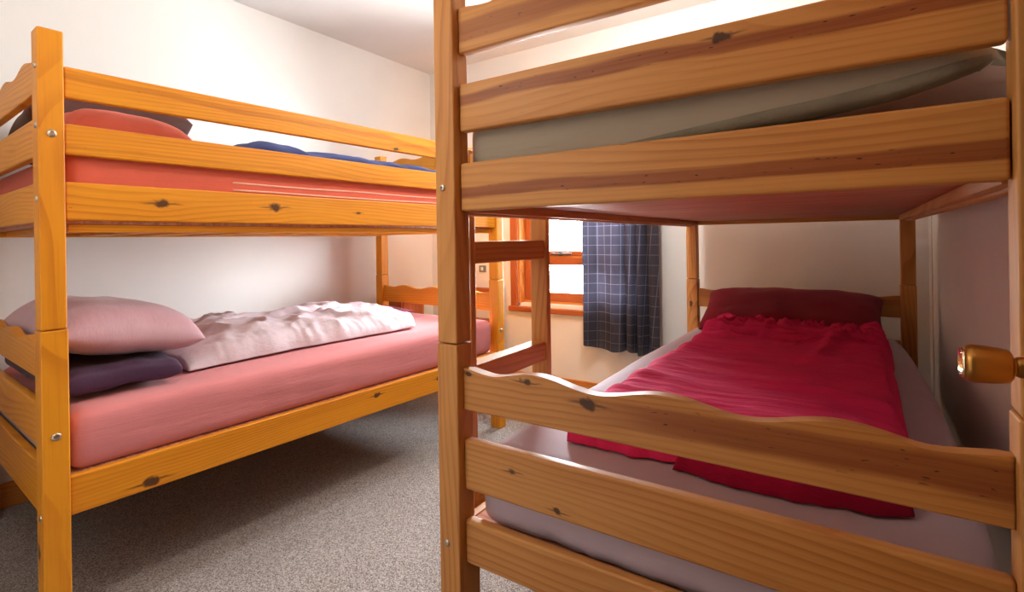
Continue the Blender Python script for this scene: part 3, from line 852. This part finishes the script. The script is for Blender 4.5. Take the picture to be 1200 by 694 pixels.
def border_band(s, t, side):
    x = -0.42 + 0.566 * s
    b0, t0 = beige_bottom(x), beige_top(x)
    zt = 1.222 + 0.032 * max(0, (x + 0.12) / 0.25) ** 1.5
    q = (0.01 + (max(0.02, (min(zt, b0 + 0.026) - b0) / (t0 - b0)) - 0.01) * t)
    return Vector((x, beige_front(x, q) - (0.003 if side else -0.006) - 0.002 * math.sin(PI * t), b0 + (t0 - b0) * q))
bb = mesh_obj('border_strip', sheet_bm(60, 4, border_band), M_TICKING, Matrix(), m_beige, smooth=True)
bb['label'] = 'darker woven border strip'

# ------------------------------------------------------------------ furniture in the far corner
def build_cupboard():
    I = Matrix()
    d = empty('cupboard', T((-2.70, 2.58, 0)))
    tag(d, 'low dark reddish wooden cupboard behind the left bunk headboard', 'cupboard')
    timber('cupboard_top', (-2.8200, 2.505, 0.664), (-2.590, 2.742, 0.684), 'y', I, d, T_RED, 0.003)
    timber('side_panel', (-2.8035, 2.510, 0), (-2.606, 2.528, 0.664), 'z', I, d, T_RED, 0.002)
    timber('side_panel', (-2.8035, 2.718, 0), (-2.606, 2.736, 0.664), 'z', I, d, T_SKIRT, 0.002)
    timber('cupboard_door', (-2.616, 2.529, 0.06), (-2.600, 2.717, 0.658), 'z', I, d, T_RED, 0.003)
    timber('plinth', (-2.64, 2.529, 0.0), (-2.625, 2.717, 0.055), 'y', I, d, T_RED, 0.002)
build_cupboard()
def build_chair():
    I = Matrix()
    d = empty('chair', T((-2.28, 2.82, 0)))
    tag(d, 'dark reddish wooden chair by the far wall behind the left bunk', 'chair')
    x0, x1, y0, y1 = -2.47, -2.105, 2.66, 3.03
    for x in (x0, x1 - 0.035):
        timber('leg', (x, y0, 0), (x + 0.035, y0 + 0.035, 0.44), 'z', I, d, T_RED, 0.003)
        timber('back_post', (x, y1 - 0.035, 0), (x + 0.035, y1, 0.70), 'z', I, d, T_RED, 0.003)
    timber('seat', (x0 - 0.005, y0 - 0.01, 0.441), (x1 + 0.005, y1 - 0.036, 0.466), 'x', I, d, T_RED, 0.006)
    timber('seat_rail', (x0 + 0.035, y0 + 0.006, 0.355), (x1 - 0.035, y0 + 0.026, 0.440), 'x', I, d, T_RED, 0.003)
    timber('seat_rail', (x0 + 0.035, y1 - 0.028, 0.355), (x1 - 0.035, y1 - 0.008, 0.440), 'x', I, d, T_RED, 0.003)
    timber('stretcher', (x0 + 0.035, y0 + 0.006, 0.20), (x1 - 0.035, y0 + 0.026, 0.235), 'x', I, d, T_RED, 0.003)
    timber('back_rail', (x0 + 0.035, y1 - 0.028, 0.625), (x1 - 0.035, y1 - 0.008, 0.685), 'x', I, d, T_RED, 0.003)
build_chair()
s = box('wall_socket', M_GREYPLASTIC, (-2.345, YN - 0.012, 0.795), (-2.285, YN, 0.845), None, Matrix(), 0.003)
box('switch_rocker', M_WHITEPLASTIC, (-2.325, YN - 0.016, 0.808), (-2.305, YN - 0.011, 0.832), s, Matrix(), 0.001)
tag(s, 'small dark grey switch on the far wall left of the window', 'switch')

# ------------------------------------------------------------------ open door along the right wall, with its knob
def build_door():
    I = Matrix()
    d = empty('door_1', T((0.20, -0.05, 0))); d['kind'] = 'structure'
    xa, xb = 0.163, 0.201
    timber('door_panel', (xa, -0.05, 0.008), (xb, 0.785, 2.0), 'z', I, d, T_RIGHT, 0.003)
    for y0, y1, z0, z1 in ((0.05, 0.33, 0.2, 0.9), (0.40, 0.68, 0.2, 0.9), (0.05, 0.33, 1.05, 1.85), (0.40, 0.68, 1.05, 1.85)):
        timber('raised_panel', (xa - 0.006, y0, z0), (xa, y1, z1), 'z', I, d, T_RIGHT, 0.003)
    for zz in (0.25, 1.75):
        box('hinge', M_METAL, (xb, -0.05, zz), (XE, -0.02, zz + 0.09), d, I, 0.002)
    # knob: axis along -x
    ky, kz = 0.722, 0.8925
    prof = [(0.000, 0.0), (0.0165, 0.0), (0.0178, 0.0016), (0.0187, 0.0030), (0.0196, 0.0052), (0.0198, 0.0078),
            (0.0192, 0.020), (0.0180, 0.030), (0.0168, 0.0352), (0.0140, 0.0375), (0.0096, 0.0385), (0.0090, 0.0400), (0.0098, 0.0412),
            (0.0105, 0.0430), (0.0107, 0.060), (0.0125, 0.064), (0.027, 0.0665), (0.028, 0.0700), (0.0, 0.0700)]
    bm = bmesh.new(); S = 40; rings = []
    for r, x in prof:
        rings.append([bm.verts.new((x, 0, 0))] if r == 0 else [bm.verts.new((x, r * math.cos(2 * PI * k / S), r * math.sin(2 * PI * k / S))) for k in range(S)])
    for a, b in zip(rings, rings[1:]):
        for k in range(S):
            if len(a) == 1: bm.faces.new((a[0], b[k], b[(k + 1) % S]))
            elif len(b) == 1: bm.faces.new((a[k], a[(k + 1) % S], b[0]))
            else: bm.faces.new((a[k], a[(k + 1) % S], b[(k + 1) % S], b[k]))
    kx = xa - 0.070
    k = mesh_obj('door_knob', bm, M_KNOB, T((kx, ky, kz)), d, smooth=True, angle=0.9)
    k['label'] = 'aged brass door knob'
    bm = bmesh.new(); rings = []
    for r, x in ((0.0, 0.0030), (0.006, 0.0026), (0.011, 0.0012), (0.0146, -0.0012), (0.0155, -0.0012), (0.0160, 0.0010)):
        rings.append([bm.verts.new((x, 0, 0))] if r == 0 else [bm.verts.new((x, r * math.cos(2 * PI * q / S), r * math.sin(2 * PI * q / S))) for q in range(S)])
    for a, b in zip(rings, rings[1:]):
        for q in range(S):
            if len(a) == 1: bm.faces.new((a[0], b[q], b[(q + 1) % S]))
            else: bm.faces.new((a[q], a[(q + 1) % S], b[(q + 1) % S], b[q]))
    c = mesh_obj('knob_cap', bm, M_KNOBFACE, T((kx - 0.0016, ky, kz)), k, smooth=True)
    c['label'] = 'polished brass end cap'
build_door()
